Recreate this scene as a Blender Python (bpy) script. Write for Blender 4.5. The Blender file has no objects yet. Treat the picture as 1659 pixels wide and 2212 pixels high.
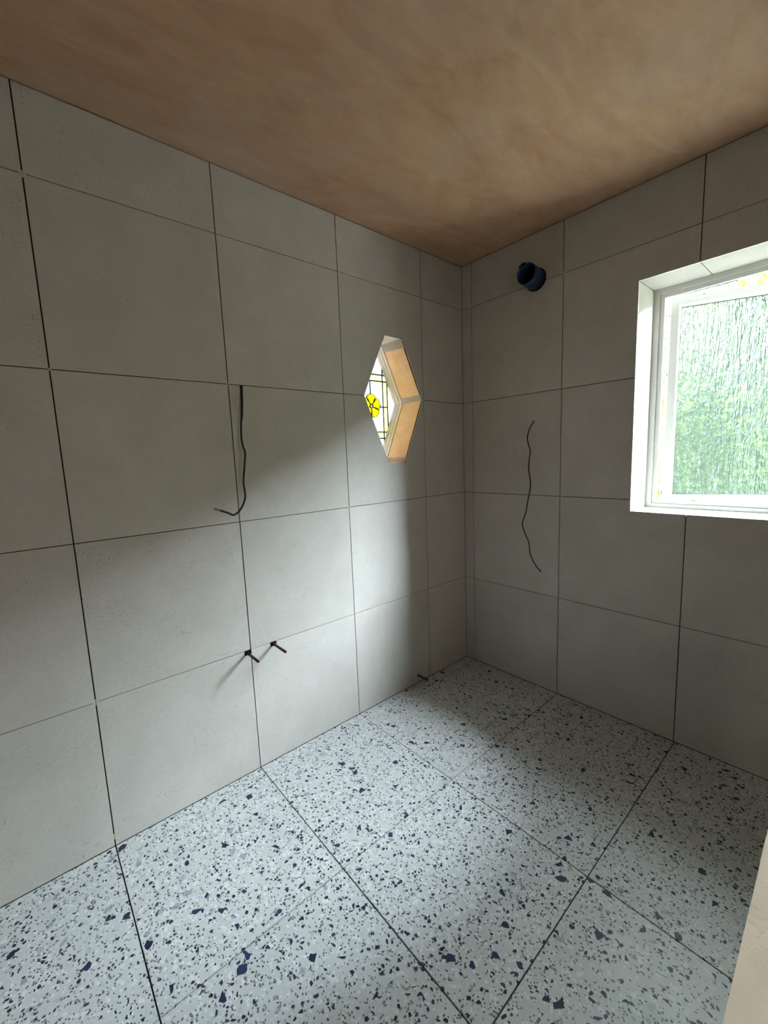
import bpy, bmesh, math, random
from mathutils import Matrix, Vector

# ------------------------------------------------------------------ camera
S = bpy.context.scene
C = S.collection
RM = ((0.6557, -0.7515, -0.0733), (0.754, 0.6467, 0.1151), (-0.0391, -0.1307, 0.9906))
cd = bpy.data.cameras.new('camera')
cd.sensor_fit = 'HORIZONTAL'
cd.sensor_width = 36.0
cd.lens = 901.19 * 36.0 / 1659.0
cd.clip_start = 0.02
cam = bpy.data.objects.new('camera', cd)
C.objects.link(cam)
cam.matrix_world = Matrix(((RM[0][0], RM[0][2], -RM[0][1], 1.8052),
                           (RM[1][0], RM[1][2], -RM[1][1], -2.2896),
                           (RM[2][0], RM[2][2], -RM[2][1], 1.4546),
                           (0, 0, 0, 1)))
S.camera = cam

# ------------------------------------------------------------------ sky (overcast: brighter overhead)
SKY = 155.0
W = bpy.data.worlds.new('overcast_sky')
S.world = W
W.use_nodes = True
nt = W.node_tree
nt.nodes.clear()
tc = nt.nodes.new('ShaderNodeTexCoord')
sx = nt.nodes.new('ShaderNodeSeparateXYZ')
cl = nt.nodes.new('ShaderNodeMath'); cl.operation = 'MAXIMUM'; cl.inputs[1].default_value = 0.0
ma = nt.nodes.new('ShaderNodeMath'); ma.operation = 'MULTIPLY_ADD'
ma.inputs[1].default_value = SKY * 2 / 3; ma.inputs[2].default_value = SKY / 3
bg = nt.nodes.new('ShaderNodeBackground'); bg.inputs[0].default_value = (0.76, 0.915, 1.0, 1)
wo = nt.nodes.new('ShaderNodeOutputWorld')
nt.links.new(tc.outputs['Generated'], sx.inputs[0])
nt.links.new(sx.outputs[2], cl.inputs[0]); nt.links.new(cl.outputs[0], ma.inputs[0])
nt.links.new(ma.outputs[0], bg.inputs[1]); nt.links.new(bg.outputs[0], wo.inputs[0])

# added fill lamp in an assumed right-hand doorway, tilted to brighten the half wall
FILL = 13.0
ld = bpy.data.lights.new('hall_fill', 'AREA')
ld.shape = 'RECTANGLE'; ld.size = 0.9; ld.size_y = 0.75; ld.energy = FILL; ld.color = (1.0, 0.93, 0.84)
lo = bpy.data.objects.new('hall_fill', ld); C.objects.link(lo)
lo.location = (2.95, -1.95, 1.52); lo.rotation_euler = (0, math.radians(58), 0)

# the sun behind thin cloud, a broad glow to the right of the window
sl = bpy.data.lights.new('veiled_sun', 'SUN'); sl.energy = 120.0; sl.angle = math.radians(44); sl.color = (.78, .91, 1.0)
so = bpy.data.objects.new('veiled_sun', sl); C.objects.link(so)
AZ, EL = math.radians(47), math.radians(31)
so.rotation_euler = Vector((math.cos(AZ) * math.cos(EL), math.sin(AZ) * math.cos(EL), math.sin(EL))).to_track_quat('Z', 'Y').to_euler()

# portals: only tell the sampler where the sky comes in; they give no light of their own
for nm, sx_, sy_, loc_, rot_ in (('window_portal', .70, 1.10, (1.3875, .30, 1.681), (-math.pi / 2, 0, 0)),
                                 ('leaded_window_portal', .76, .48, (-.27, -.6155, 1.77), (0, -math.pi / 2, 0))):
    pl_ = bpy.data.lights.new(nm, 'AREA'); pl_.shape = 'RECTANGLE'; pl_.size = sx_; pl_.size_y = sy_; pl_.cycles.is_portal = True
    po_ = bpy.data.objects.new(nm, pl_); C.objects.link(po_); po_.location = loc_; po_.rotation_euler = rot_

S.view_settings.view_transform = 'Standard'
S.view_settings.look = 'None'
S.view_settings.gamma = 1.0
S.view_settings.use_curve_mapping = False
S.view_settings.exposure = 0.08
S.cycles.max_bounces = 10
S.cycles.diffuse_bounces = 5
S.cycles.use_adaptive_sampling = True
S.cycles.adaptive_threshold = 0.03
S.cycles.transparent_max_bounces = 16
S.cycles.sample_clamp_indirect = 12.0
S.cycles.use_denoising = True

# ------------------------------------------------------------------ helpers
def obj(name, bm, mat, parent=None, smooth=False, loc=None):
    me = bpy.data.meshes.new(name)
    bmesh.ops.recalc_face_normals(bm, faces=bm.faces)
    bm.to_mesh(me); bm.free()
    if smooth:
        for p in me.polygons: p.use_smooth = True
    if mat: me.materials.append(mat)
    o = bpy.data.objects.new(name, me); C.objects.link(o)
    if parent: o.parent = parent
    if loc: o.location = loc
    return o

def empty(name, loc=(0, 0, 0)):
    o = bpy.data.objects.new(name, None); C.objects.link(o); o.location = loc
    o.empty_display_size = 0.05
    return o

def tag(o, label=None, cat=None, group=None, kind=None):
    if label: o['label'] = label
    if cat: o['category'] = cat
    if group: o['group'] = group
    if kind: o['kind'] = kind
    return o

def box(bm, a, b, M=None):
    vs = [bm.verts.new((x, y, z)) for x in (a[0], b[0]) for y in (a[1], b[1]) for z in (a[2], b[2])]
    if M:
        for v in vs: v.co = M @ v.co
    fs = [(0, 1, 3, 2), (4, 6, 7, 5), (0, 4, 5, 1), (2, 3, 7, 6), (0, 2, 6, 4), (1, 5, 7, 3)]
    return [bm.faces.new([vs[i] for i in f]) for f in fs]

def prism(bm, poly, f, d0, d1, bev=0.0, M=None):
    """poly: 2D outline, f(u, v, d) -> 3D; solid from depth d0 (back) to d1 (front)."""
    A = [bm.verts.new(f(u, v, d0)) for u, v in poly]
    B = [bm.verts.new(f(u, v, d1)) for u, v in poly]
    n = len(poly)
    bm.faces.new(A); top = bm.faces.new(B)
    for i in range(n):
        bm.faces.new((A[i], A[(i + 1) % n], B[(i + 1) % n], B[i]))
    if bev:
        bmesh.ops.bevel(bm, geom=list(top.edges), offset=bev, segments=1, affect='EDGES', profile=0.5)

def ring(bm, outer, inner, f, d0, d1):
    """frame between two outlines of equal vertex count"""
    n = len(outer)
    def mk(p, d): return [bm.verts.new(f(u, v, d)) for u, v in p]
    a, b, c, e = mk(outer, d0), mk(inner, d0), mk(inner, d1), mk(outer, d1)
    for i in range(n):
        j = (i + 1) % n
        for p, q in ((a, b), (b, c), (c, e), (e, a)):
            bm.faces.new((p[i], p[j], q[j], q[i]))

def tube(bm, pts, r, seg=10, cap=True, sm=5):
    """smooth tube through points; r number or list per point"""
    P = [Vector(p) for p in pts]
    if not hasattr(r, '__len__'): r = [r] * len(P)
    if sm > 1:
        Q, RR = [], []
        for i in range(len(P) - 1):
            p0, p1, p2, p3 = P[max(i - 1, 0)], P[i], P[i + 1], P[min(i + 2, len(P) - 1)]
            for k in range(sm):
                t = k / sm
                Q.append(0.5 * ((2 * p1) + (p2 - p0) * t + (2 * p0 - 5 * p1 + 4 * p2 - p3) * t * t + (3 * p1 - p0 - 3 * p2 + p3) * t ** 3))
                RR.append(r[i] * (1 - t) + r[i + 1] * t)
        Q.append(P[-1]); RR.append(r[-1]); P, r = Q, RR
    n = None; rings = []
    for i, p in enumerate(P):
        t = (P[min(i + 1, len(P) - 1)] - P[max(i - 1, 0)]).normalized()
        if n is None:
            n = t.orthogonal().normalized()
        n = (n - t * n.dot(t)).normalized(); b = t.cross(n)
        rings.append([bm.verts.new(p + r[i] * (n * math.cos(a) + b * math.sin(a))) for a in [2 * math.pi * k / seg for k in range(seg)]])
    for A, B in zip(rings, rings[1:]):
        for k in range(seg):
            bm.faces.new((A[k], A[(k + 1) % seg], B[(k + 1) % seg], B[k]))
    if cap:
        bm.faces.new(rings[0]); bm.faces.new(rings[-1])

def pipe_mesh(bm, base, axis, ro, ri, L, seg=24, wob=0.0, inset=0.03):
    """open ended pipe with wall thickness"""
    ax = Vector(axis).normalized(); n = ax.orthogonal().normalized(); b = ax.cross(n)
    base = Vector(base)
    def c(r, d, w=0.0):
        out = []
        for k in range(seg):
            a = 2 * math.pi * k / seg
            rr = r * (1 + w * math.sin(2 * a + 0.6) + w * 0.4 * math.sin(5 * a))
            out.append(bm.verts.new(base + ax * (d + w * 0.06 * math.sin(3 * a)) + rr * (n * math.cos(a) + b * math.sin(a))))
        return out
    R = [c(ro, -inset), c(ro, L * 0.5, wob * .5), c(ro, L, wob), c(ri, L, wob), c(ri, L * 0.5, wob * .5), c(ri, -inset)]
    for A, B in zip(R, R[1:] + R[:1]):
        for k in range(seg):
            bm.faces.new((A[k], A[(k + 1) % seg], B[(k + 1) % seg], B[k]))

# ------------------------------------------------------------------ materials
class M:
    def __init__(s, name, rough=0.5, spec=0.5, color=(.5, .5, .5), metal=0.0):
        s.m = bpy.data.materials.new(name); s.m.use_nodes = True
        s.t = s.m.node_tree; s.b = s.t.nodes['Principled BSDF']
        s.b.inputs['Roughness'].default_value = rough
        s.b.inputs['Specular IOR Level'].default_value = spec
        s.b.inputs['Base Color'].default_value = (*color, 1)
        s.b.inputs['Metallic'].default_value = metal
        s._co = None
    def n(s, typ, **kw):
        nd = s.t.nodes.new(typ)
        for k, v in kw.items():
            if k.startswith('i_'): nd.inputs[int(k[2:])].default_value = v
            else: setattr(nd, k, v)
        return nd
    def l(s, a, b): s.t.links.new(a, b)
    def coord(s, offset=False, scale=(1, 1, 1), rot=(0, 0, 0), obj_space=True):
        tc = s.n('ShaderNodeTexCoord')
        out = tc.outputs['Object']
        if offset:
            oi = s.n('ShaderNodeObjectInfo')
            mm = s.n('ShaderNodeVectorMath', operation='SCALE'); mm.inputs[3].default_value = 37.0
            cb = s.n('ShaderNodeCombineXYZ')
            s.l(oi.outputs['Random'], cb.inputs[0]); s.l(oi.outputs['Random'], cb.inputs[1]); s.l(oi.outputs['Random'], cb.inputs[2])
            s.l(cb.outputs[0], mm.inputs[0])
            ad = s.n('ShaderNodeVectorMath', operation='ADD')
            s.l(out, ad.inputs[0]); s.l(mm.outputs[0], ad.inputs[1]); out = ad.outputs[0]
        if scale != (1, 1, 1) or rot != (0, 0, 0):
            mp = s.n('ShaderNodeMapping'); mp.inputs['Scale'].default_value = scale; mp.inputs['Rotation'].default_value = rot
            s.l(out, mp.inputs[0]); out = mp.outputs[0]
        return out
    def noise(s, co, scale, detail=4, rough=.55, dist=0.0):
        nd = s.n('ShaderNodeTexNoise'); nd.inputs['Scale'].default_value = scale
        nd.inputs['Detail'].default_value = detail; nd.inputs['Roughness'].default_value = rough
        nd.inputs['Distortion'].default_value = dist
        s.l(co, nd.inputs['Vector']); return nd.outputs['Fac']
    def ramp(s, fac, stops):
        nd = s.n('ShaderNodeValToRGB'); cr = nd.color_ramp
        while len(cr.elements) < len(stops): cr.elements.new(0.5)
        for e, (p, c) in zip(cr.elements, stops):
            e.position = p; e.color = (*c, 1) if len(c) == 3 else c
        s.l(fac, nd.inputs[0]); return nd.outputs[0]
    def mr(s, fac, a, b, c=0.0, d=1.0):
        nd = s.n('ShaderNodeMapRange'); nd.inputs[1].default_value = a; nd.inputs[2].default_value = b
        nd.inputs[3].default_value = c; nd.inputs[4].default_value = d
        s.l(fac, nd.inputs[0]); return nd.outputs[0]
    def math(s, op, a, b):
        nd = s.n('ShaderNodeMath', operation=op)
        for i, v in enumerate((a, b)):
            if isinstance(v, (int, float)): nd.inputs[i].default_value = v
            else: s.l(v, nd.inputs[i])
        return nd.outputs[0]
    def mix(s, fac, a, b, mode='MIX'):
        nd = s.n('ShaderNodeMix', data_type='RGBA', blend_type=mode)
        for sock, v in ((nd.inputs[0], fac), (nd.inputs[6], a), (nd.inputs[7], b)):
            if isinstance(v, (int, float)): sock.default_value = v
            elif isinstance(v, tuple): sock.default_value = (*v, 1)
            else: s.l(v, sock)
        return nd.outputs[2]
    def bump(s, h, strength=.2, dist=.01, prev=None):
        nd = s.n('ShaderNodeBump'); nd.inputs['Strength'].default_value = strength; nd.inputs['Distance'].default_value = dist
        s.l(h, nd.inputs['Height'])
        if prev is not None: s.l(prev, nd.inputs['Normal'])
        return nd.outputs[0]
    def base(s, c): s.l(c, s.b.inputs['Base Color'])
    def normal(s, n_): s.l(n_, s.b.inputs['Normal'])

def simple(name, color, rough=.5, spec=.5, metal=0.0, var=0.08, sc=40):
    m = M(name, rough, spec, color, metal)
    co = m.coord()
    n = m.noise(co, sc)
    a = tuple(c * (1 - var) for c in color); b = tuple(min(1, c * (1 + var)) for c in color)
    m.base(m.mix(n, a, b)); m.normal(m.bump(n, .08, .002))
    return m.m

def voro(m, co, scale, feature='F1', rnd=1.0):
    v = m.n('ShaderNodeTexVoronoi', feature=feature)
    v.inputs['Scale'].default_value = scale; v.inputs['Randomness'].default_value = rnd
    m.l(co, v.inputs['Vector']); return v

def wall_tile_mat():
    m = M('limestone_look_porcelain', .62, .3)
    co = m.coord(offset=True)
    cloud = m.noise(co, 6, 5, .6)
    fine = m.noise(co, 90, 4, .7)
    c = m.mix(m.mr(cloud, .3, .7), (.445, .424, .386), (.500, .480, .443))
    c = m.mix(m.mr(fine, .35, .65), m.mix(1.0, c, (.93, .93, .93), 'MULTIPLY'), c)
    # sparse dark pin specks, clustered
    clus = m.mr(m.noise(co, 9, 3, .6), .48, .66)
    for sc_, th, d in ((95, .16, .62), (170, .20, .72), (45, .07, .5)):
        v = voro(m, co, sc_)
        sp = m.n('ShaderNodeSeparateColor'); m.l(v.outputs['Color'], sp.inputs[0])
        r = m.math('MULTIPLY', sp.outputs[0], th * 1.6)
        k = m.mr(m.math('SUBTRACT', v.outputs['Distance'], r), -.03, .03, 1, 0)
        k = m.math('MULTIPLY', k, m.mr(sp.outputs[1], .50, .70))
        k = m.math('MULTIPLY', k, m.mr(clus, 0, 1, .25, 1))
        c = m.mix(m.math('MULTIPLY', k, 1.15 - d + .25), c, (.14, .13, .115))
    v = voro(m, co, 60)
    sp = m.n('ShaderNodeSeparateColor'); m.l(v.outputs['Color'], sp.inputs[0])
    k = m.mr(v.outputs['Distance'], .10, .30, 1, 0)
    k = m.math('MULTIPLY', k, m.mr(sp.outputs[2], .8, .95, 0, .35))
    c = m.mix(k, c, (.53, .53, .515))
    oi = m.n('ShaderNodeObjectInfo')
    tone = m.ramp(oi.outputs['Random'], [(0, (.955, .955, .95)), (1, (1, 1, 1))])
    m.base(m.mix(1.0, c, tone, 'MULTIPLY'))
    m.normal(m.bump(fine, .10, .002, m.bump(cloud, .05, .004)))
    return m.m

def terrazzo_mat():
    m = M('terrazzo_look_porcelain', .42, .4)
    co0 = m.coord(offset=True)
    # warp coordinates a little so the chips are uneven
    nz = m.n('ShaderNodeTexNoise'); nz.inputs['Scale'].default_value = 55; nz.inputs['Detail'].default_value = 2
    m.l(co0, nz.inputs['Vector'])
    sc_ = m.n('ShaderNodeVectorMath', operation='SCALE'); sc_.inputs[3].default_value = .007
    m.l(nz.outputs['Color'], sc_.inputs[0])
    ad = m.n('ShaderNodeVectorMath', operation='ADD'); m.l(co0, ad.inputs[0]); m.l(sc_.outputs[0], ad.inputs[1])
    co = ad.outputs[0]
    c = m.mix(m.mr(m.noise(co0, 5, 4), .3, .7), (.47, .485, .48), (.53, .54, .53))
    c = m.mix(m.mr(m.noise(co0, 130, 3, .7), .35, .65), m.mix(1.0, c, (.9, .9, .9), 'MULTIPLY'), c)
    def chips(c, scale, pick, thr, colA, colB, alpha=1.0, off=0.0):
        mp = m.n('ShaderNodeMapping'); mp.inputs['Location'].default_value = (off, off * 1.7, off * .3); m.l(co, mp.inputs[0])
        F = voro(m, mp.outputs[0], scale); E_ = voro(m, mp.outputs[0], scale, 'DISTANCE_TO_EDGE')
        sp = m.n('ShaderNodeSeparateColor'); m.l(F.outputs['Color'], sp.inputs[0])
        t = m.mr(sp.outputs[1], 0, 1, thr * .5, thr * 1.6)
        k = m.mr(m.math('SUBTRACT', E_.outputs['Distance'], t), 0, .02)
        k = m.math('MULTIPLY', k, m.math('LESS_THAN', sp.outputs[0], pick))
        col = m.mix(m.mr(sp.outputs[2], .5, .9), colA, colB)
        return m.mix(m.math('MULTIPLY', k, alpha), c, col)
    c = chips(c, 110, .30, .10, (.66, .67, .66), (.43, .45, .45), .7, 3.1)
    c = chips(c, 60, .13, .12, (.63, .64, .64), (.36, .39, .41), .65, 7.7)
    c = chips(c, 42, .035, .14, (.24, .28, .33), (.33, .36, .38), .85, 1.3)
    c = chips(c, 170, .17, .09, (.03, .035, .04), (.16, .17, .17), .95, 5.9)
    c = chips(c, 85, .16, .15, (.008, .012, .028), (.035, .045, .07), 1.0, 9.2)
    c = chips(c, 36, .065, .20, (.005, .011, .035), (.012, .024, .07), 1.0, 2.2)
    m.base(c)
    m.normal(m.bump(m.noise(co0, 60, 3), .04, .002))
    return m.m

def ceiling_mat():
    m = M('drying_pink_plaster', .75, .25)
    co = m.coord(rot=(0, 0, 0.9), scale=(1, .42, 1))
    co1 = m.coord()
    big = m.noise(co1, 1.6, 4, .55, .6)
    stre = m.noise(co, 4.5, 6, .62, 1.4)
    fine = m.noise(co, 26, 5, .65, .5)
    c = m.mix(m.mr(stre, .30, .72), (.42, .248, .143), (.57, .370, .228))
    c = m.mix(m.mr(big, .50, .72, 0, .6), c, (.46, .36, .29))
    c = m.mix(m.mr(fine, .45, .75, 0, .3), c, (.60, .43, .30))
    edge = m.noise(co1, 3.1, 6, .6, 1.0)
    c = m.mix(m.mr(edge, .58, .68, 0, .35), c, (.42, .31, .255))
    m.base(c)
    m.normal(m.bump(fine, .12, .004, m.bump(stre, .15, .01)))
    return m.m

def plaster_mat(name, a, b, rough=.85):
    m = M(name, rough, .25)
    co = m.coord()
    n1 = m.noise(co, 9, 5, .6, .8); n2 = m.noise(co, 45, 6, .7, 1.5)
    c = m.mix(m.mr(n1, .35, .65), a, b)
    m.base(m.mix(m.mr(n2, .62, .72, 0, .5), c, tuple(x * .8 for x in a)))
    m.normal(m.bump(n2, .35, .006, m.bump(n1, .4, .01)))
    return m.m

def board_mat():
    m = M('ochre_render_reveal', .8, .2)
    co = m.coord()
    n1 = m.noise(co, 14, 5, .6, .4); n2 = m.noise(co, 70, 4, .6)
    c = m.mix(m.mr(n1, .35, .7), (.76, .42, .20), (.84, .53, .29))
    v = voro(m, co, 55)
    sp = m.n('ShaderNodeSeparateColor'); m.l(v.outputs['Color'], sp.inputs[0])
    pits = m.math('MULTIPLY', m.mr(v.outputs['Distance'], .12, .25, 1, 0), m.math('GREATER_THAN', sp.outputs[0], .86))
    c = m.mix(m.math('MULTIPLY', pits, .5), c, (.80, .62, .42))
    c = m.mix(m.mr(n2, .66, .74, 0, .5), c, (.42, .23, .10))
    m.base(c); m.normal(m.bump(n2, .3, .003, m.bump(n1, .3, .004)))
    return m.m

def wood_mat():
    m = M('pale_planed_softwood', .55, .3)
    co = m.coord(scale=(3, 3, 1))
    g = m.noise(co, 24, 5, .6, .4)
    m.base(m.mix(m.mr(g, .35, .65), (.82, .71, .57), (.90, .80, .67)))
    m.normal(m.bump(g, .08, .002))
    return m.m

def clear_pane_mat(name, tint, rough_scale, transp=.45, bump=.4, trans_col=None):
    """lead light glass: part see-through, part scattering"""
    m = M(name, .15, .5)
    co = m.coord()
    n = m.noise(co, rough_scale, 3, .6, .5)
    bn = m.bump(n, bump, .004)
    tr = m.n('ShaderNodeBsdfTransparent'); tr.inputs[0].default_value = (*tint, 1)
    tl = m.n('ShaderNodeBsdfTranslucent'); tl.inputs[0].default_value = (*(trans_col or tint), 1); m.l(bn, tl.inputs['Normal'])
    gl = m.n('ShaderNodeBsdfGlossy'); gl.inputs['Roughness'].default_value = .12; m.l(bn, gl.inputs['Normal'])
    mx = m.n('ShaderNodeMixShader'); mx.inputs[0].default_value = 1 - transp
    m.l(tr.outputs[0], mx.inputs[1]); m.l(tl.outputs[0], mx.inputs[2])
    fr = m.n('ShaderNodeFresnel'); fr.inputs[0].default_value = 1.45
    m2 = m.n('ShaderNodeMixShader'); m.l(fr.outputs[0], m2.inputs[0]); m.l(mx.outputs[0], m2.inputs[1]); m.l(gl.outputs[0], m2.inputs[2])
    m.l(m2.outputs[0], m.t.nodes['Material Output'].inputs['Surface'])
    return m.m

def rain_glass_mat():
    """obscure glass: vertical runs like rain"""
    m = M('rain_pattern_obscure_glass', .1, .5)
    co = m.coord(scale=(1, 1, .12))
    co2 = m.coord(scale=(1, 1, .45))
    r1 = m.noise(co, 75, 3, .55, .3); r2 = m.noise(co2, 48, 2, .5, .6)
    h = m.math('ADD', m.mr(r1, .42, .62), m.math('MULTIPLY', r2, 2.0))
    bn = m.bump(h, 1.0, .02)
    rf = m.n('ShaderNodeBsdfRefraction'); rf.inputs['IOR'].default_value = 1.42; rf.inputs['Roughness'].default_value = .22
    rf.inputs[0].default_value = (.048, .066, .056, 1); m.l(bn, rf.inputs['Normal'])
    tr = m.n('ShaderNodeBsdfTransparent'); tr.inputs[0].default_value = (.135, .165, .125, 1)
    gl = m.n('ShaderNodeBsdfGlossy'); gl.inputs['Roughness'].default_value = .1; m.l(bn, gl.inputs['Normal'])
    mx = m.n('ShaderNodeMixShader'); mx.inputs[0].default_value = .62
    m.l(tr.outputs[0], mx.inputs[1]); m.l(rf.outputs[0], mx.inputs[2])
    tl = m.n('ShaderNodeBsdfTranslucent'); tl.inputs[0].default_value = (.042, .054, .047, 1); m.l(bn, tl.inputs['Normal'])
    m3 = m.n('ShaderNodeMixShader'); m3.inputs[0].default_value = .2
    m.l(mx.outputs[0], m3.inputs[1]); m.l(tl.outputs[0], m3.inputs[2]); mx = m3
    m2 = m.n('ShaderNodeMixShader'); m2.inputs[0].default_value = .06
    m.l(mx.outputs[0], m2.inputs[1]); m.l(gl.outputs[0], m2.inputs[2])
    m.l(m2.outputs[0], m.t.nodes['Material Output'].inputs['Surface'])
    return m.m

MT = dict(
    wall_tile=wall_tile_mat(), terrazzo=terrazzo_mat(), ceiling=ceiling_mat(),
    joint=simple('dark_open_joint', (.018, .014, .011), .95, .1),
    floor_joint=simple('floor_adhesive', (.030, .025, .020), .95, .1),
    plaster=plaster_mat('bare_cream_plaster', (.80, .72, .61), (.86, .79, .68)),
    raw_wall=plaster_mat('raw_plaster_wall', (.22, .16, .12), (.27, .20, .15)),
    reveal=board_mat(), filler=plaster_mat('pale_filler', (.70, .60, .51), (.80, .70, .61)),
    wood=wood_mat(), pvc=simple('white_window_plastic', (.74, .735, .71), .3, .5, var=.02),
    clear=clear_pane_mat('clear_textured_glass', (.20, .205, .21), 120, .35, .6, (.42, .43, .44)),
    yellow_strip=clear_pane_mat('pale_yellow_glass', (.24, .255, .12), 90, .25, .4, (.36, .37, .17)),
    petal=clear_pane_mat('amber_yellow_glass', (.95, .80, .05), 60, .10),
    lead=simple('dull_lead', (.05, .05, .05), .5, .5, .6),
    rain=rain_glass_mat(),
    duct=simple('dark_blue_duct_plastic', (.010, .040, .095), .42, .5),
    cable=simple('black_cable_sheath', (.008, .008, .009), .5, .4),
    brown_cable=simple('dark_brown_cable_sheath', (.022, .015, .010), .5, .4),
    cable_end=simple('grey_cut_cable_end', (.16, .15, .13), .6, .3),
    copper=simple('tarnished_copper', (.10, .048, .034), .45, .5, .55, .3, 60),
    dark=simple('painted_hole_shade', (.01, .008, .007), .9, .1),  # near-black colour standing for the shade inside holes and slots
    metal=simple('dull_steel', (.28, .28, .27), .35, .5, .9),
    rubber=simple('grey_gasket', (.10, .11, .12), .6, .3),
    dab=simple('light_adhesive_dab', (.40, .38, .34), .9, .2),
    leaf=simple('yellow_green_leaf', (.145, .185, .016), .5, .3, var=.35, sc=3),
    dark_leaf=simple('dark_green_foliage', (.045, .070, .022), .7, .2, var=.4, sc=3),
    bounce_ground=simple('warm_bounce_stone', (.20, .18, .15), .9, .1, var=.3, sc=8),
)

# ------------------------------------------------------------------ dimensions
H = 2.6462
ZR = [0.0, .5973, 1.1946, 1.7868, 2.3803, H - .004]
YL = [0.0, .3831, .9805, 1.5805, 2.1770, 2.7735, 3.20]     # left wall joints, as -y
XB = [0.0, .0766, .6758, 1.2740, 1.8725, 2.4710, 2.60]     # back wall joints
XF = [0.0, .0780, .6800, 1.2790, 1.8760, 2.60]
XR, YB = 2.60, -3.20
GV, GH = .0019, .0014       # half joint widths: upright, level
T = .010
rnd = random.Random(4)
fL = lambda y, z, d: (d, -y, z)        # left wall: u = -y, v = z, depth toward the room = +x
fB = lambda x, z, d: (x, -d, z)        # back wall
fF = lambda x, y, d: (x, -y, d)        # floor
# hexagonal opening in the left wall (u = -y)
HC, HZ = .6155, ZR[3] - .0105
HEX = [(HC - .2265, ZR[3]), (HC - .0655, HZ + .352), (HC + .0655, HZ + .352),
       (HC + .2265, ZR[3]), (HC + .0655, HZ - .362), (HC - .0655, HZ - .362)]
WX0, WX1, WZ0, WZ1 = 1.040, 1.702, 1.136, 2.226     # window opening

# ------------------------------------------------------------------ left wall
def place_tile(poly, f, parent, mat, t0=-T, t1=0.0, name='tile', tilt=.0006):
    cx = sum(p[0] for p in poly) / len(poly); cz = sum(p[1] for p in poly) / len(poly)
    bm = bmesh.new()
    a, b = rnd.uniform(-tilt, tilt), rnd.uniform(-tilt, tilt)
    o3 = Vector(f(cx, cz, 0))
    g = lambda u, v, d: Vector(f(u, v, d + (a * (u - cx) + b * (v - cz)) / .6 * (1 if d == t1 else 0))) - o3
    prism(bm, poly, g, t0, t1, .0007)
    return obj(name, bm, mat, parent, loc=o3)

wl = bmesh.new()
yo = -YB + .15
prism(wl, [(-.32, -.1), (HC, -.1), (HC, HEX[4][1]), HEX[5], HEX[0], HEX[1], (HC, HEX[1][1]), (HC, H + .1), (-.32, H + .1)], fL, -.26, -.0055)
prism(wl, [(HC, -.1), (yo, -.1), (yo, H + .1), (HC, H + .1), (HC, HEX[1][1]), HEX[2], HEX[3], HEX[4], (HC, HEX[4][1])], fL, -.26, -.0055)
wall_left = tag(obj('wall_left', wl, MT['joint']), kind='structure')
PIPES = [(1.597, .5865), (1.468, .5865)]
for i in range(6):
    y0, y1 = YL[i], YL[i + 1]
    for k in range(5):
        a, b = y0 + GV, y1 - GV; c, d = ZR[k] + GH, ZR[k + 1] - GH
        if i == 0: a = .0005
        if i == 5: b = y1
        if k == 0: c = .002
        if k == 4: d = ZR[5]
        poly = [(a, c), (b, c), (b, d), (a, d)]
        if i == 1 and k == 3:
            poly = [(a, c), (HEX[0][0], c), HEX[1], HEX[2], (HEX[3][0], c), (b, c), (b, d), (a, d)]
        elif i == 1 and k == 2:
            poly = [(a, c), (b, c), (b, d), (HEX[3][0], d), HEX[4], HEX[5], (HEX[0][0], d), (a, d)]
        elif i == 3 and k == 0:      # notch for copper pipe at the corner
            poly = [(a + .028, d), (a + .030, d - .022), (a, d - .024), (a, c), (b, c), (b, d)]
        elif i == 2 and k == 0:
            poly = [(a, c), (b, c), (b, d), (1.484, d), (1.483, d - .021), (1.454, d - .022), (1.452, d), (a, d)]
        elif i == 2 and k == 2:      # small hole where the cable comes out
            poly = [(a, c), (b, c), (b, d), (1.531, d), (1.530, d - .016), (1.517, d - .016), (1.516, d), (a, d)]
        elif i == 1 and k == 0:      # hole round the low pipe
            cy, cz, r = .499, .047, .0105
            arc = [(cy - r * math.sin(t), cz - r * math.cos(t)) for t in [2 * math.pi * q / 16 for q in range(17)]]
            arc[0] = (cy - .0002, cz - r); arc[-1] = (cy + .0002, cz - r)
            poly = [(a, c), (cy - .0002, c)] + arc + [(cy + .0002, c), (b, c), (b, d), (a, d)]
        place_tile(poly, fL, wall_left, MT['wall_tile'])

# thin dark sheets painting the shade inside the notches
bm = bmesh.new()
for cy, cz, w, h in ((1.595, .585, .018, .014), (1.468, .586, .018, .014), (1.5235, 1.778, .009, .01)):
    box(bm, (-.0052, -cy - w, cz - h), (-.0048, -cy + w, cz + h))
obj('cut_out_shade', bm, MT['dark'], wall_left)

# adhesive dabs at the joint crossings
def dab(f, u, v, s, parent):
    bm = bmesh.new()
    n = 9
    prism(bm, [(u + s * (1 + .3 * rnd.random()) * math.cos(2 * math.pi * q / n) * .8, v + s * (.8 + .4 * rnd.random()) * math.sin(2 * math.pi * q / n)) for q in range(n)], f, -.004, -.0004)
    obj('adhesive_dab', bm, MT['dab'], parent)
for u, v, s in ((YL[4], ZR[4], .011), (YL[4], ZR[1], .011), (YL[4] - .001, .040, .012), (YL[3] + .002, ZR[3], .006), (YL[2], ZR[2], .006), (YL[4], ZR[3], .005), (YL[1], ZR[3], .005)):
    dab(fL, u, v, s, wall_left)

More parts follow.
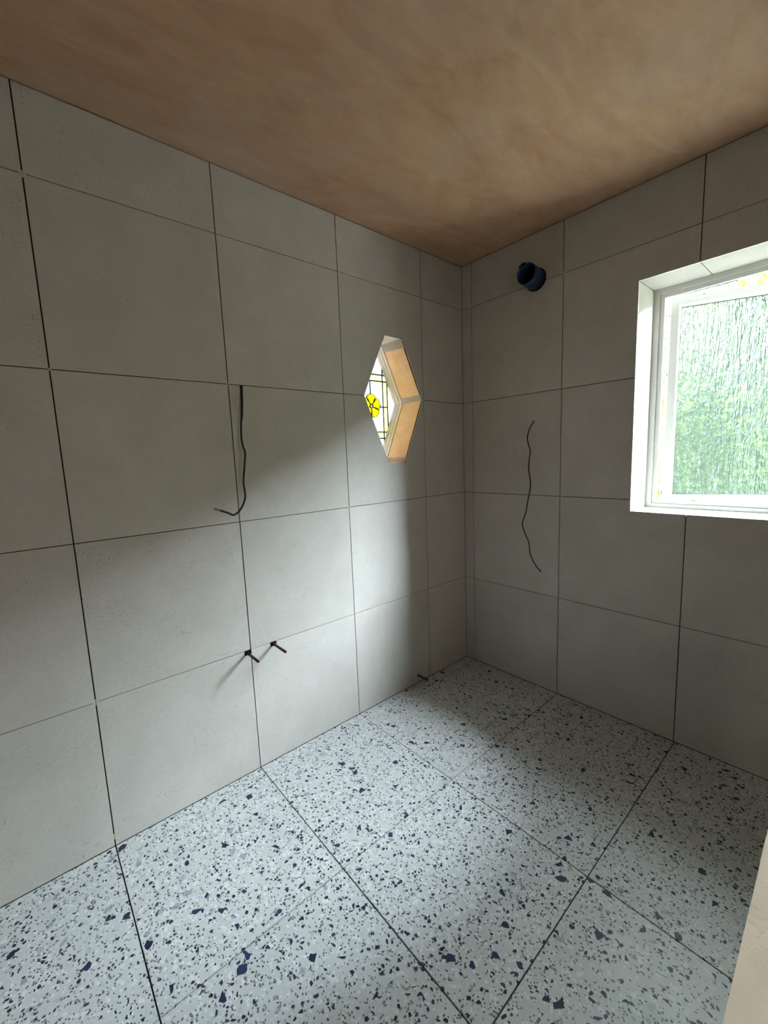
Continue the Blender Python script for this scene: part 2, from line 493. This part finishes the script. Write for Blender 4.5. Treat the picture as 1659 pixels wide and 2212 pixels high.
# reveal of the hexagonal opening: six rendered faces, with filler bands at the corners
RD = .172
for i in range(6):
    p, q = Vector(HEX[i]), Vector(HEX[(i + 1) % 6])
    t = (q - p).normalized(); nn = Vector((t.y, -t.x))
    mid = Vector((HC, HZ))
    if (mid - p).dot(nn) < 0: nn = -nn
    off = nn * -.0005
    bm = bmesh.new()
    th = .004
    prism(bm, [p + off * 0, q + off * 0, q - nn * -th - t * th * .5, p + nn * th + t * th * .5], fL, -RD, -.0105)
    bmesh.ops.subdivide_edges(bm, edges=bm.edges, cuts=3, use_grid_fill=True)
    o = obj('reveal_facing', bm, MT['filler'] if i in (1, 4) else MT['reveal'], wall_left)
    if i in (1, 4): o['label'] = 'pale filled end face of the hexagonal opening'
def filler_patch(edge, a, b, name='corner_filler'):
    """a thin uneven trowelled band across a reveal face, from a to b along the edge (0..1)"""
    p, q = Vector(HEX[edge]), Vector(HEX[(edge + 1) % 6])
    t = (q - p); nn = Vector((t.y, -t.x)).normalized()
    if (Vector((HC, HZ)) - p).dot(nn) < 0: nn = -nn
    bm = bmesh.new(); N = 9
    rows = []
    for s in range(N + 1):
        d = -RD + (RD - .003) * s / N
        j0 = rnd.uniform(-.012, .012); j1 = rnd.uniform(-.012, .012)
        aa = a + (j0 if a > .02 else 0); bb = b + (j1 if b < .98 else 0)
        row = []
        for w, hgt in ((aa, .0042), ((aa + bb) / 2, .0062), (bb, .0042)):
            P_ = p + t * w + nn * hgt
            row.append(bm.verts.new(fL(P_.x, P_.y, d)))
        rows.append(row)
    for A, B in zip(rows, rows[1:]):
        for k in range(2): bm.faces.new((A[k], A[k + 1], B[k + 1], B[k]))
    bmesh.ops.solidify(bm, geom=bm.faces[:], thickness=.0015)
    obj(name, bm, MT['filler'], wall_left)
filler_patch(0, .86, .99)      # under the top corner
filler_patch(0, .0, .10)       # at the side corner
filler_patch(5, .02, .09)
filler_patch(2, .02, .12); filler_patch(3, .9, .98)
dab(fL, HEX[3][0] + .004, HEX[3][1] + .001, .007, wall_left)

# ------------------------------------------------------------------ leaded hexagonal window
w2 = tag(empty('window_2', (-RD, -HC, HZ - .36)), kind='structure')
def off_hex(t, cz=HZ):
    """hexagon inset by t"""
    pts = [Vector(p) for p in HEX]; n = 6; out = []
    L = []
    for i in range(n):
        p, q = pts[i], pts[(i + 1) % n]; d = (q - p).normalized(); nn = Vector((d.y, -d.x))
        if (Vector((HC, HZ)) - p).dot(nn) < 0: nn = -nn
        L.append((p + nn * t, d))
    for i in range(n):
        (p, d), (q, e) = L[i - 1], L[i]
        k = (q - p).cross(e) / d.cross(e)
        out.append(tuple(p + d * k))
    return out
def in_parent(o, par):
    o.parent = par; o.location = Vector(o.location) - par.location
def hexmember(i, prof):
    # one mitred length of moulded timber: profile of (inset, depth) points
    bm = bmesh.new(); j = (i + 1) % 6
    prof = prof + [(prof[-1][0], -.245), (.0042, -.245)]
    rows = []
    for t, d in prof:
        A = off_hex(t); rows.append((bm.verts.new(fL(*A[i], d)), bm.verts.new(fL(*A[j], d))))
    for k in range(len(rows)):
        p, q = rows[k], rows[(k + 1) % len(rows)]
        bm.faces.new((p[0], p[1], q[1], q[0]))
    bm.faces.new([r_[0] for r_ in rows]); bm.faces.new([r_[1] for r_ in reversed(rows)])
    o = obj('frame_member', bm, MT['wood']); in_parent(o, w2)
for i in range(6):
    hexmember(i, [(.0042, -RD - .010), (.0050, -RD - .001), (.0080, -RD - .002), (.0115, -RD - .018), (.0118, -RD - .023), (.0140, -RD - .020), (.0195, -RD - .034), (.0198, -RD - .040), (.0215, -RD - .037), (.0268, -.224)])
# glass pieces: cells of the pattern clipped to the glass outline
GH_ = off_hex(.024)
def clip(poly, cl):
    out = [Vector(p) for p in poly]
    cen = Vector((HC, HZ))
    for i in range(len(cl)):
        a, b = Vector(cl[i]), Vector(cl[(i + 1) % len(cl)]); e = b - a; s = 1 if e.cross(cen - a) > 0 else -1
        inp, out = out, []
        for k in range(len(inp)):
            p, q = inp[k - 1], inp[k]
            dp, dq = e.cross(p - a) * s, e.cross(q - a) * s
            if dq >= 0:
                if dp < 0: out.append(p + (q - p) * (dp / (dp - dq)))
                out.append(q)
            elif dp >= 0: out.append(p + (q - p) * (dp / (dp - dq)))
        if not out: return []
    r = []
    for p in out:
        if not r or (p - r[-1]).length > 1e-4: r.append(p)
    if len(r) > 1 and (r[0] - r[-1]).length < 1e-4: r.pop()
    return r
ZA, ZB, ZM, ZC, ZD = 1.960, 1.921, 1.766, 1.611, 1.572
U1, U2 = .100, .137
cells = []
for s in (-1, 1):
    def X(a, b): return (HC + s * a, HC + s * b)
    for (a, b, z0, z1, mt) in ((0, U1, ZA, 2.3, 'clear'), (0, U1, ZB, ZA, 'yellow_strip'), (0, U1, ZM, ZB, 'clear'), (0, U1, ZC, ZM, 'clear'),
                               (0, U1, ZD, ZC, 'yellow_strip'), (0, U1, 1.2, ZD, 'clear'),
                               (U1, U2, ZB, 2.1, 'clear'), (U1, U2, ZM, ZB, 'yellow_strip'), (U1, U2, ZC, ZM, 'yellow_strip'), (U1, U2, 1.3, ZC, 'clear'),
                               (U2, .3, ZM - .3, ZM + .3, 'clear')):
        x0, x1 = X(a, b)
        if a == 0 and mt == 'yellow_strip' and s == 1: continue
        if a == 0 and mt == 'yellow_strip': x0, x1 = HC - U1, HC + U1
        if a == 0 and (z0 == ZA or z1 == ZD):
            if s == 1: continue
            x0, x1 = HC - U1, HC + U1
        g = .0016
        lo_, hi = min(x0, x1) + g, max(x0, x1) - g
        pl = clip([(lo_, z0 + g), (hi, z0 + g), (hi, z1 - g), (lo_, z1 - g)], GH_)
        if len(pl) > 2: cells.append((pl, mt))
for pl, mt in cells:
    bm = bmesh.new(); prism(bm, [tuple(p) for p in pl], fL, -.229, -.225)
    o = obj('glass_piece', bm, MT[mt]); in_parent(o, w2)
    if mt == 'yellow_strip': o['label'] = 'pale yellow glass strip'
# lead came along every joint
def came(bm, a, b, w=.0036):
    a, b = Vector(a), Vector(b); d = (b - a).normalized(); n = Vector((d.y, -d.x)) * w
    prism(bm, [tuple(a + n), tuple(b + n), tuple(b - n), tuple(a - n)], fL, -.2305, -.2225)
bm = bmesh.new()
def hexw(z):      # half width of the glass outline at height z
    P_ = [Vector(p) for p in GH_]; r = 0
    for i in range(6):
        p, q = P_[i], P_[(i + 1) % 6]
        if min(p.y, q.y) <= z <= max(p.y, q.y) and abs(p.y - q.y) > 1e-6:
            r = max(r, abs(p.x + (q.x - p.x) * (z - p.y) / (q.y - p.y) - HC))
    return r
def hexz(u):
    zs = []
    P_ = [Vector(p) for p in GH_]
    for i in range(6):
        p, q = P_[i], P_[(i + 1) % 6]
        if min(p.x, q.x) <= HC + u <= max(p.x, q.x) and abs(p.x - q.x) > 1e-6:
            zs.append(p.y + (q.y - p.y) * (HC + u - p.x) / (q.x - p.x))
    return min(zs), max(zs)
for z in (ZA, ZB, ZC, ZD):
    w = hexw(z); came(bm, (HC - w, z), (HC + w, z))
for s in (-1, 1):
    for u in (U1, U2):
        a, b = hexz(s * u); came(bm, (HC + s * u, a), (HC + s * u, b))
    came(bm, (HC + s * .062, ZM), (HC + s * U2, ZM))
came(bm, (HC, ZM + .07), (HC, ZB)); came(bm, (HC, ZM - .07), (HC, ZC))
o = obj('lead_came', bm, MT['lead']); in_parent(o, w2)
# flower: five petals and a round centre, each wrapped in lead
FC = Vector((HC, ZM + .001))
def petal_outline(ang, k=1.0, grow=0.0):
    pts = []
    d = Vector((math.cos(ang), math.sin(ang))); n = Vector((-d.y, d.x))
    prof = [(.012, .006), (.020, .017), (.034, .031), (.050, .037), (.063, .031), (.072, .016), (.074, 0)]
    left = [d * (a + 0) + n * (b) for a, b in prof]
    right = [d * a - n * b for a, b in reversed(prof[:-1])]
    P_ = left + right
    c = d * .045
    return [FC + c + (p - c) * (k + grow / .04) for p in P_]
for i in range(5):
    ang = math.pi / 2 + i * 2 * math.pi / 5
    bm = bmesh.new(); prism(bm, [tuple(p) for p in petal_outline(ang, .93)], fL, -.2235, -.2185)
    o = obj('petal', bm, MT['petal']); in_parent(o, w2); o['label'] = 'bright yellow glass petal'
    bm = bmesh.new()
    ring(bm, [tuple(p) for p in petal_outline(ang, .93, .0035)], [tuple(p) for p in petal_outline(ang, .93)], fL, -.2245, -.2172)
    o = obj('petal_came', bm, MT['lead']); in_parent(o, w2)
bm = bmesh.new()
circ = lambda r: [(FC.x + r * math.cos(2 * math.pi * q / 14), FC.y + r * math.sin(2 * math.pi * q / 14)) for q in range(14)]
prism(bm, circ(.0085), fL, -.2235, -.2165)
o = obj('flower_centre', bm, MT['clear']); in_parent(o, w2); o['label'] = 'round clear flower centre'
bm = bmesh.new(); ring(bm, circ(.011), circ(.0085), fL, -.2245, -.216)
o = obj('centre_came', bm, MT['lead']); in_parent(o, w2)

# ------------------------------------------------------------------ back wall
bm = bmesh.new()
for a, b in (((-.10, 0, -.1), (WX0 - .010, 0, H + .1)), ((WX1 + .010, 0, -.1), (XR + .15, 0, H + .1)),
             ((WX0 - .010, 0, -.1), (WX1 + .010, 0, WZ0 - .010)), ((WX0 - .010, 0, WZ1 + .010), (WX1 + .010, 0, H + .1))):
    box(bm, (max(a[0], 0.0), .0055, a[2]), (b[0], .345, b[2]))
wall_back = tag(obj('wall_back', bm, MT['joint']), kind='structure')
DX, DZ, DR = .520, 2.399, .060       # duct hole
for i in range(6):
    for k in range(5):
        a, b = XB[i] + GV, XB[i + 1] - GV; c, d = ZR[k] + GH, ZR[k + 1] - GH
        if i == 0: a = .0012
        if i == 5: b = XR
        if k == 0: c = .002
        if k == 4: d = ZR[5]
        poly = [(a, c), (b, c), (b, d), (a, d)]
        if k == 3 and i in (2, 3):       # beside and above the window
            if i == 2: poly = [(a, c), (WX0, c), (WX0, WZ1), (b, WZ1), (b, d), (a, d)]
            else: poly = [(a, WZ1), (WX1, WZ1), (WX1, c), (b, c), (b, d), (a, d)]
        elif k == 2 and i in (2, 3):
            poly = [(a, c), (WX0, c), (WX0, d), (a, d)] if i == 2 else [(WX1, c), (b, c), (b, d), (WX1, d)]
        elif k == 1 and i == 2: poly = [(a, c), (b, c), (b, WZ0), (WX0, WZ0), (WX0, d), (a, d)]
        elif k == 1 and i == 3: poly = [(a, c), (b, c), (b, d), (WX1, d), (WX1, WZ0), (a, WZ0)]
        elif i == 1 and k in (3, 4):
            e = d if k == 3 else c
            h = e - DZ; half = math.sqrt(DR * DR - h * h); a0 = math.atan2(h, half)
            if k == 4:
                arc = [(DX + DR * math.cos(t), DZ + DR * math.sin(t)) for t in [math.pi - a0 + (2 * a0 - math.pi) * q / 20 for q in range(21)]]
                poly = [(a, c)] + arc + [(b, c), (b, d), (a, d)]
            else:
                arc = [(DX + DR * math.cos(t), DZ + DR * math.sin(t)) for t in [a0 - (math.pi + 2 * a0) * q / 16 for q in range(17)]]
                poly = [(a, c), (b, c), (b, d)] + arc + [(a, d)]
        place_tile(poly, fB, wall_back, MT['wall_tile'])
bm = bmesh.new()
prism(bm, [(DX + (DR + .004) * math.cos(2 * math.pi * q / 24), DZ + (DR + .004) * math.sin(2 * math.pi * q / 24)) for q in range(24)], fB, -.0052, -.0048)
obj('duct_hole_shade', bm, MT['dark'], wall_back)  # flat dark disc painting the shade inside the duct hole
for u, v, s in ((XB[2], ZR[4], .010), (XB[2], ZR[2], .004), (XB[1], ZR[4], .008)): dab(fB, u, v, s, wall_back)
# tiled reveal of the window
RY = .215
def rev(poly, f): return place_tile(poly, f, wall_back, MT['wall_tile'], -T, 0.0, 'reveal_tile', .0)
fRL = lambda u, z, d: (WX0 + d, u, z)       # faces +x
fRR = lambda u, z, d: (WX1 - d, u, z)
fRS = lambda x, u, d: (x, u, WZ0 + d)       # sill faces up
fRH = lambda x, u, d: (x, u, WZ1 - d)
zz = [WZ0, ZR[2], ZR[3], WZ1]
for k in range(3):
    c, d = zz[k] + (GH if k else .0005), zz[k + 1] - (GH if k < 2 else .0005)
    rev([(.0105, c), (RY, c), (RY, d), (.0105, d)], fRL); rev([(.0105, c), (RY, c), (RY, d), (.0105, d)], fRR)
for x0, x1 in ((WX0 + .0005, XB[3] - GV), (XB[3] + GV, WX1 - .0005)):
    for f in (fRS, fRH): rev([(x0, .0105), (x1, .0105), (x1, RY), (x0, RY)], f)
# bright mitred edge of the reveal
fo = lambda x, z, d: (x, -d, z)
def rect(x0, x1, z0, z1): return [(x0, z0), (x1, z0), (x1, z1), (x0, z1)]
bm = bmesh.new()
ring(bm, rect(WX0 - .0002, WX1 + .0002, WZ0 - .0002, WZ1 + .0002), rect(WX0 + .0004, WX1 - .0004, WZ0 + .0004, WZ1 - .0004), fo, -.0110, .0006)
obj('tile_edge', bm, MT['pvc'], wall_back)

# ------------------------------------------------------------------ casement window
w1 = tag(empty('window_1', (WX0, RY, WZ0)), kind='structure')
def wpart(name, bm, mat, smooth=False):
    o = obj(name, bm, mat, smooth=smooth); in_parent(o, w1); return o
bm = bmesh.new()
X0, X1, Z0, Z1 = WX0, WX1, WZ0, WZ1
ring(bm, rect(X0, X1, Z0, Z1), rect(X0 + .026, X1 - .026, Z0 + .020, Z1 - .024), fo, -.285, -.215)
ring(bm, rect(X0 + .026, X1 - .026, Z0 + .020, Z1 - .024), rect(X0 + .045, X1 - .045, Z0 + .033, Z1 - .042), fo, -.240, -.224)
wpart('outer_frame', bm, MT['pvc'])
bm = bmesh.new()
ring(bm, rect(X0 + .0445, X1 - .0445, Z0 + .0325, Z1 - .0415), rect(X0 + .047, X1 - .047, Z0 + .035, Z1 - .044), fo, -.244, -.2235)
wpart('frame_gasket', bm, MT['pvc'])
# exterior sill lip
bm = bmesh.new(); box(bm, (X0 - .04, .285, Z0 - .03), (X1 + .04, .36, Z0 + .004)); wpart('outer_sill', bm, MT['pvc'])
# sash, hinged on the left and swung out
SA = math.radians(24)
PV = (1.097, .287)
SW, SZ0, SZ1 = .555, Z0 + .014, Z1 - .036
def fs(u, z, d):      # u along the sash, d inward thickness (negative = outward)
    return (PV[0] + u * math.cos(SA) + d * math.sin(SA), PV[1] + u * math.sin(SA) - d * math.cos(SA), z)
bm = bmesh.new()
ring(bm, rect(0, SW, SZ0, SZ1), rect(.034, SW - .034, SZ0 + .034, SZ1 - .034), fs, -.052, -.000)
ring(bm, rect(-.0, SW, SZ0, SZ1), rect(.010, SW - .010, SZ0 + .010, SZ1 - .010), fs, -.070, -.052)
sash = wpart('sash', bm, MT['pvc'])
bm = bmesh.new()
# sloping glazing bead
A = [rect(.034, SW - .034, SZ0 + .034, SZ1 - .034), rect(.046, SW - .046, SZ0 + .047, SZ1 - .047)]
o_, i_ = A
vs = []
for P_, d in ((o_, -.003), (i_, -.014), (i_, -.024), (o_, -.024)): vs.append([bm.verts.new(fs(u, z, d)) for u, z in P_])
for k in range(4):
    for a in range(4):
        b = (a + 1) % 4; bm.faces.new((vs[k][a], vs[k][b], vs[(k + 1) % 4][b], vs[(k + 1) % 4][a]))
bead = obj('glazing_bead', bm, MT['pvc'], sash)
bm = bmesh.new()
ring(bm, rect(.046, SW - .046, SZ0 + .047, SZ1 - .047), rect(.048, SW - .048, SZ0 + .049, SZ1 - .049), fs, -.024, -.015)
obj('glass_gasket', bm, MT['rubber'], sash)
bm = bmesh.new()
q = [bm.verts.new(fs(u, z, -.021)) for u, z in rect(.040, SW - .040, SZ0 + .040, SZ1 - .040)]
bm.faces.new(q)
pane = obj('pane', bm, MT['rain'], sash)
for ch in (bead,): pass
for ch in list(sash.children):
    ch.location = Vector(ch.location) - Vector(w1.location) - Vector(sash.location)
# handle on the far stile
hz = (SZ0 + SZ1) / 2 - .02
bm = bmesh.new()
prism(bm, rect(SW - .030, SW - .006, hz - .06, hz + .06), fs, 0, .008, .002)
prism(bm, rect(SW - .026, SW - .010, hz - .012, hz + .012), fs, .008, .038, .002)
tube(bm, [fs(SW - .018, hz, .036), fs(SW - .04, hz, .044), fs(SW - .09, hz + .001, .046), fs(SW - .155, hz + .002, .043)], [.009, .009, .0075, .006])
h_ = obj('handle', bm, MT['metal'], sash); h_.location = -Vector(w1.location) - Vector(sash.location)
h_['label'] = 'grey metal handle lever'
# friction hinge arms, top and bottom
for z in (Z1 - .039, Z0 + .030):
    bm = bmesh.new()
    a, b, c = Vector((1.140, .262, z)), Vector((1.36, .268, z)), Vector(fs(.25, z, -.02))
    tube(bm, [a, b], .0035, 6, sm=1); tube(bm, [Vector((1.30, .266, z)), Vector(fs(.12, z, -.03))], .0035, 6, sm=1)
    wpart('hinge_arm', bm, MT['metal'])
# small locking keeps set in the sash edge
for z in (Z1 - .115, Z0 + .070, Z1 - .40):
    bm = bmesh.new()
    prism(bm, [(-.0305 + .006 * math.cos(2 * math.pi * q / 10), z + .013 * math.sin(2 * math.pi * q / 10)) for q in range(10)],
          lambda u, v, d: fs(d, v, u), -.0015, .0)
    k_ = obj('lock_slot', bm, MT['dark'], sash); k_.location = -Vector(w1.location) - Vector(sash.location)

# ------------------------------------------------------------------ other walls, floor, ceiling
bm = bmesh.new()
box(bm, (XR, -1.5, -.1), (XR + .15, .0055, H + .1)); box(bm, (XR, YB - .15, -.1), (XR + .15, -2.4, H + .1)); box(bm, (XR, -2.4, 2.05), (XR + .15, -1.5, H + .1))
tag(obj('wall_right', bm, MT['raw_wall']), kind='structure')
bm = bmesh.new(); box(bm, (0, YB - .15, -.1), (XR, YB, H + .1)); tag(obj('wall_rear', bm, MT['raw_wall']), kind='structure')
# the passage beyond the doorway
bm = bmesh.new()
box(bm, (XR + .15, -1.4, -.1), (3.6, -1.3, H)); box(bm, (XR + .15, -2.6, -.1), (3.6, -2.5, H)); box(bm, (3.6, -2.6, -.1), (3.7, -1.3, H))
box(bm, (XR + .15, -2.6, H), (3.7, -1.3, H + .1)); box(bm, (XR + .15, -2.6, -.1), (3.7, -1.3, -.01))
tag(obj('wall_passage', bm, MT['raw_wall']), kind='structure')

bm = bmesh.new(); box(bm, (-.26, YB - .15, -.1), (XR + .15, .30, -.0055))
floor = tag(obj('floor', bm, MT['floor_joint']), kind='structure')
for i in range(5):
    for k in range(6):
        a, b = XF[i] + GV, XF[i + 1] - GV; c, d = YL[k] + GV, YL[k + 1] - GV
        if i == 0: a = .0008; 
        if i == 0: b = XF[1] - .0006
        if i == 1: a = XF[1] + .0006
        if k == 0: c = .0008; d = YL[1] - .0007
        if k == 1: c = YL[1] + .0007
        if i == 4: b = XR
        if k == 5: d = -YB
        place_tile([(a, c), (b, c), (b, d), (a, d)], fF, floor, MT['terrazzo'], -T, 0.0)

bm = bmesh.new(); box(bm, (-.26, YB - .15, H), (XR + .15, .345, H + .12)); tag(obj('ceiling', bm, MT['ceiling']), kind='structure')

# ------------------------------------------------------------------ half wall beside the camera
hw = tag(empty('half_wall', (1.83, -1.6, 0)), 'low cream plastered partition with scuffed top in the bottom right corner of the room', 'partition')
HWX0, HWX1, HWZ = 1.7545, 1.90, .92
bm = bmesh.new(); box(bm, (HWX0 + .016, -2.35, .0), (HWX1 - .006, -.60, HWZ - .012))
o = obj('wall_core', bm, MT['plaster']); in_parent(o, hw)
bm = bmesh.new()
nx, ny = 8, 40
top = [[bm.verts.new((HWX0 + (HWX1 - HWX0) * i / nx + rnd.uniform(-.0002, .0002) - (.0128 * (2.36 - 1.556 - 1.765 * j / ny) * -1 + .0033), -2.36 + 1.765 * j / ny,
                      HWZ + rnd.uniform(-.0005, .0005) - (.0006 if i in (0, nx) else 0))) for j in range(ny + 1)] for i in range(nx + 1)]
bot = [[bm.verts.new((v.co.x, v.co.y, HWZ - .012)) for v in r] for r in top]
for i in range(nx):
    for j in range(ny):
        bm.faces.new((top[i][j], top[i + 1][j], top[i + 1][j + 1], top[i][j + 1]))
        bm.faces.new((bot[i][j], bot[i][j + 1], bot[i + 1][j + 1], bot[i + 1][j]))
for j in range(ny):
    for r in (0, nx): bm.faces.new((top[r][j], top[r][j + 1], bot[r][j + 1], bot[r][j]))
for i in range(nx):
    for r in (0, ny): bm.faces.new((top[i][r], bot[i][r], bot[i + 1][r], top[i + 1][r]))
o = obj('plaster_top', bm, MT['plaster']); in_parent(o, hw)

# ------------------------------------------------------------------ duct, pipes, cables
def top_mesh(name, bm, mat, base, label, cat, group=None, smooth=True):
    bmesh.ops.translate(bm, verts=bm.verts, vec=-Vector(base))
    return tag(obj(name, bm, mat, smooth=smooth, loc=base), label, cat, group)
du = tag(empty('vent_duct', (DX, 0, DZ)), 'short dark blue round vent duct poking out of the tiles near the ceiling', 'duct')
bm = bmesh.new(); pipe_mesh(bm, (DX, 0, DZ), (.06, -1, .02), .054, .0515, .118, 40, .02, .004)
o = obj('duct_sleeve', bm, MT['duct'], smooth=True); in_parent(o, du)
bm = bmesh.new()
for k in range(7):
    a0 = 1.75 + k * .09; 
    P_ = Vector((DX + .007 + .054 * math.cos(a0), -.118 - .002, DZ + .0024 + .054 * math.sin(a0)))
    box(bm, P_ + Vector((-.004, -.003 - rnd.random() * .004, -.003)), P_ + Vector((.004, .010, .003 + rnd.random() * .003)))
o = obj('torn_rim', bm, MT['cable']); in_parent(o, du)

def cut_pipe(y, z, L, r, label):
    bm = bmesh.new(); pipe_mesh(bm, (0, y, z), (1, 0, 0), r, r * .82, L, 18, 0, .0046)
    top_mesh('copper_pipe', bm, MT['copper'], (0, y, z), label, 'pipe', 'copper pipe ends sticking out of the left wall')
cut_pipe(-1.597, .5865, .115, .0062, 'short brown copper pipe end below the black cable, at the tile joint crossing')
cut_pipe(-1.468, .5880, .122, .0062, 'short brown copper pipe end right of the joint crossing, the one nearer the corner')
cut_pipe(-.499, .047, .082, .0075, 'short dark copper pipe stub just above the floor near the room corner')

LC = [(-.004, -1.5230, 1.7790), (0.004, -1.5237, 1.7780), (0.012, -1.5293, 1.7650), (0.03, -1.5398, 1.7051), (0.04, -1.5496, 1.6467), (0.043, -1.5549, 1.6275), (0.05, -1.5624, 1.5643), (0.055, -1.5613, 1.5251), (0.058, -1.5553, 1.4936), (0.06, -1.564, 1.4369), (0.06, -1.5736, 1.3723), (0.06, -1.5713, 1.3343), (0.06, -1.5722, 1.3044), (0.06, -1.5849, 1.2737), (0.058, -1.606, 1.2459), (0.055, -1.6278, 1.2353), (0.05, -1.6454, 1.2451), (0.045, -1.677, 1.2596)]
lc = tag(empty('black_cable', (0, -1.5237, 1.778)), 'black electric cable hanging from the left wall with its end curling up', 'cable')
bm = bmesh.new(); tube(bm, LC, .0042, 10)
o = obj('sheath', bm, MT['cable'], smooth=True); in_parent(o, lc)
bm = bmesh.new(); tube(bm, [LC[2], LC[3], LC[4]], .0055, 10)
o = obj('outer_sleeve', bm, MT['cable'], smooth=True); in_parent(o, lc)
bm = bmesh.new(); tube(bm, [LC[-1], (.043, -1.690, 1.2655), (0.04, -1.6992, 1.269)], .0032, 8)
o = obj('cut_end', bm, MT['cable_end'], smooth=True); in_parent(o, lc); o['label'] = 'grey cut cable end'

RC = [(.5141, .004, 1.6235), (0.5141, -.003, 1.6235), (0.4951, -0.015, 1.585), (0.4894, -0.03, 1.5266), (0.5105, -0.035, 1.4573), (0.5067, -0.04, 1.3948), (0.5081, -0.045, 1.3492), (0.5234, -0.05, 1.2606), (0.5092, -0.055, 1.1651), (0.5006, -0.06, 1.099), (0.4812, -0.065, 1.0284), (0.4937, -0.06, 0.9729), (0.5158, -0.05, 0.9133), (0.5178, -0.04, 0.8457), (0.5398, -0.025, 0.7838), (0.5695, -0.008, 0.7383)]
rc = tag(empty('brown_cable', RC[1]), 'thin dark brown cable hanging in waves on the back wall left of the window', 'cable')
bm = bmesh.new(); tube(bm, RC[:-1] + [(.5650, -.011, .745)], .0035, 10)
o = obj('sheath', bm, MT['brown_cable'], smooth=True); in_parent(o, rc)
bm = bmesh.new(); tube(bm, [(.5650, -.011, .745), RC[-1]], .0040, 8, sm=1)
o = obj('cut_end', bm, MT['cable'], smooth=True); in_parent(o, rc)

# ------------------------------------------------------------------ outdoors
bm = bmesh.new(); box(bm, (-.6, .346, 2.74), (2.59, .78, 2.80)); box(bm, (-.6, .78, 2.70), (2.59, .81, 2.90))
tag(obj('added_eaves', bm, MT['pvc']), kind='structure')  # unseen overhang added to keep overhead sky light off the sash and sill
bm = bmesh.new(); box(bm, (2.60, .346, -.6), (2.85, .72, 4.0)); tag(obj('added_pier', bm, MT['raw_wall']), kind='structure')  # added out of view to block sky from the right reaching the sash
bm = bmesh.new(); box(bm, (-40, .6, -.9), (40, 60, -.6)); tag(obj('bounce_ground', bm, MT['bounce_ground']), kind='structure')  # unseen ground, its stone colour picked for warm bounce onto the ceiling

def bush(name, c, r, label, cat, mat, nleaf, ls, seed, group=None, power=1.0):
    rr = random.Random(seed)
    e = tag(empty(name, (c[0], c[1], -.6)), label, cat, group)
    bm = bmesh.new()
    bmesh.ops.create_icosphere(bm, subdivisions=4, radius=1.0)
    from mathutils import noise
    for v in bm.verts:
        if power != 1.0: v.co = Vector([math.copysign(abs(q_) ** power, q_) for q_ in v.co])
        k = (.86 if power == 1.0 else .97) + (.28 if power == 1.0 else .05) * noise.noise(v.co * 2.2 + Vector((seed, 0, 0))) + .08 * noise.noise(v.co * 6)
        v.co = Vector((c[0] + v.co.x * r[0] * k, c[1] + v.co.y * r[1] * k, c[2] + v.co.z * r[2] * k))
        v.co.z = max(v.co.z, -.58)
    pts = [v.co.copy() for v in bm.verts if v.co.y < c[1] + r[1] * .3 and v.co.z > -.4]
    jit = min(r) * .085
    nrm = [(p - Vector(c)).normalized() for p in pts]
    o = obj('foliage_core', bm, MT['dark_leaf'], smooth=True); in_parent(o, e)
    bm = bmesh.new()
    for _ in range(nleaf):
        i = rr.randrange(len(pts)); p = pts[i] + Vector((rr.gauss(0, jit), rr.gauss(0, jit), rr.gauss(0, jit))) + nrm[i] * abs(rr.gauss(0, jit))
        s = ls * rr.uniform(.7, 1.3)
        a = Vector((rr.gauss(0, 1), rr.gauss(0, 1), rr.gauss(0, 1))).normalized(); b = a.orthogonal().normalized()
        n_ = a.cross(b) * s * .15
        q = [bm.verts.new(p - a * s), bm.verts.new(p + b * s * .5 + n_), bm.verts.new(p + a * s), bm.verts.new(p - b * s * .5 + n_)]
        bm.faces.new(q)
    me_o = obj('leaf_cover', bm, mat); in_parent(me_o, e); me_o['kind'] = 'stuff'
    bm = bmesh.new(); tube(bm, [(c[0], c[1], -.6), (c[0] + .1, c[1], c[2])], [.18, .1], 8, sm=1)
    o = obj('trunk', bm, MT['brown_cable']); in_parent(o, e)
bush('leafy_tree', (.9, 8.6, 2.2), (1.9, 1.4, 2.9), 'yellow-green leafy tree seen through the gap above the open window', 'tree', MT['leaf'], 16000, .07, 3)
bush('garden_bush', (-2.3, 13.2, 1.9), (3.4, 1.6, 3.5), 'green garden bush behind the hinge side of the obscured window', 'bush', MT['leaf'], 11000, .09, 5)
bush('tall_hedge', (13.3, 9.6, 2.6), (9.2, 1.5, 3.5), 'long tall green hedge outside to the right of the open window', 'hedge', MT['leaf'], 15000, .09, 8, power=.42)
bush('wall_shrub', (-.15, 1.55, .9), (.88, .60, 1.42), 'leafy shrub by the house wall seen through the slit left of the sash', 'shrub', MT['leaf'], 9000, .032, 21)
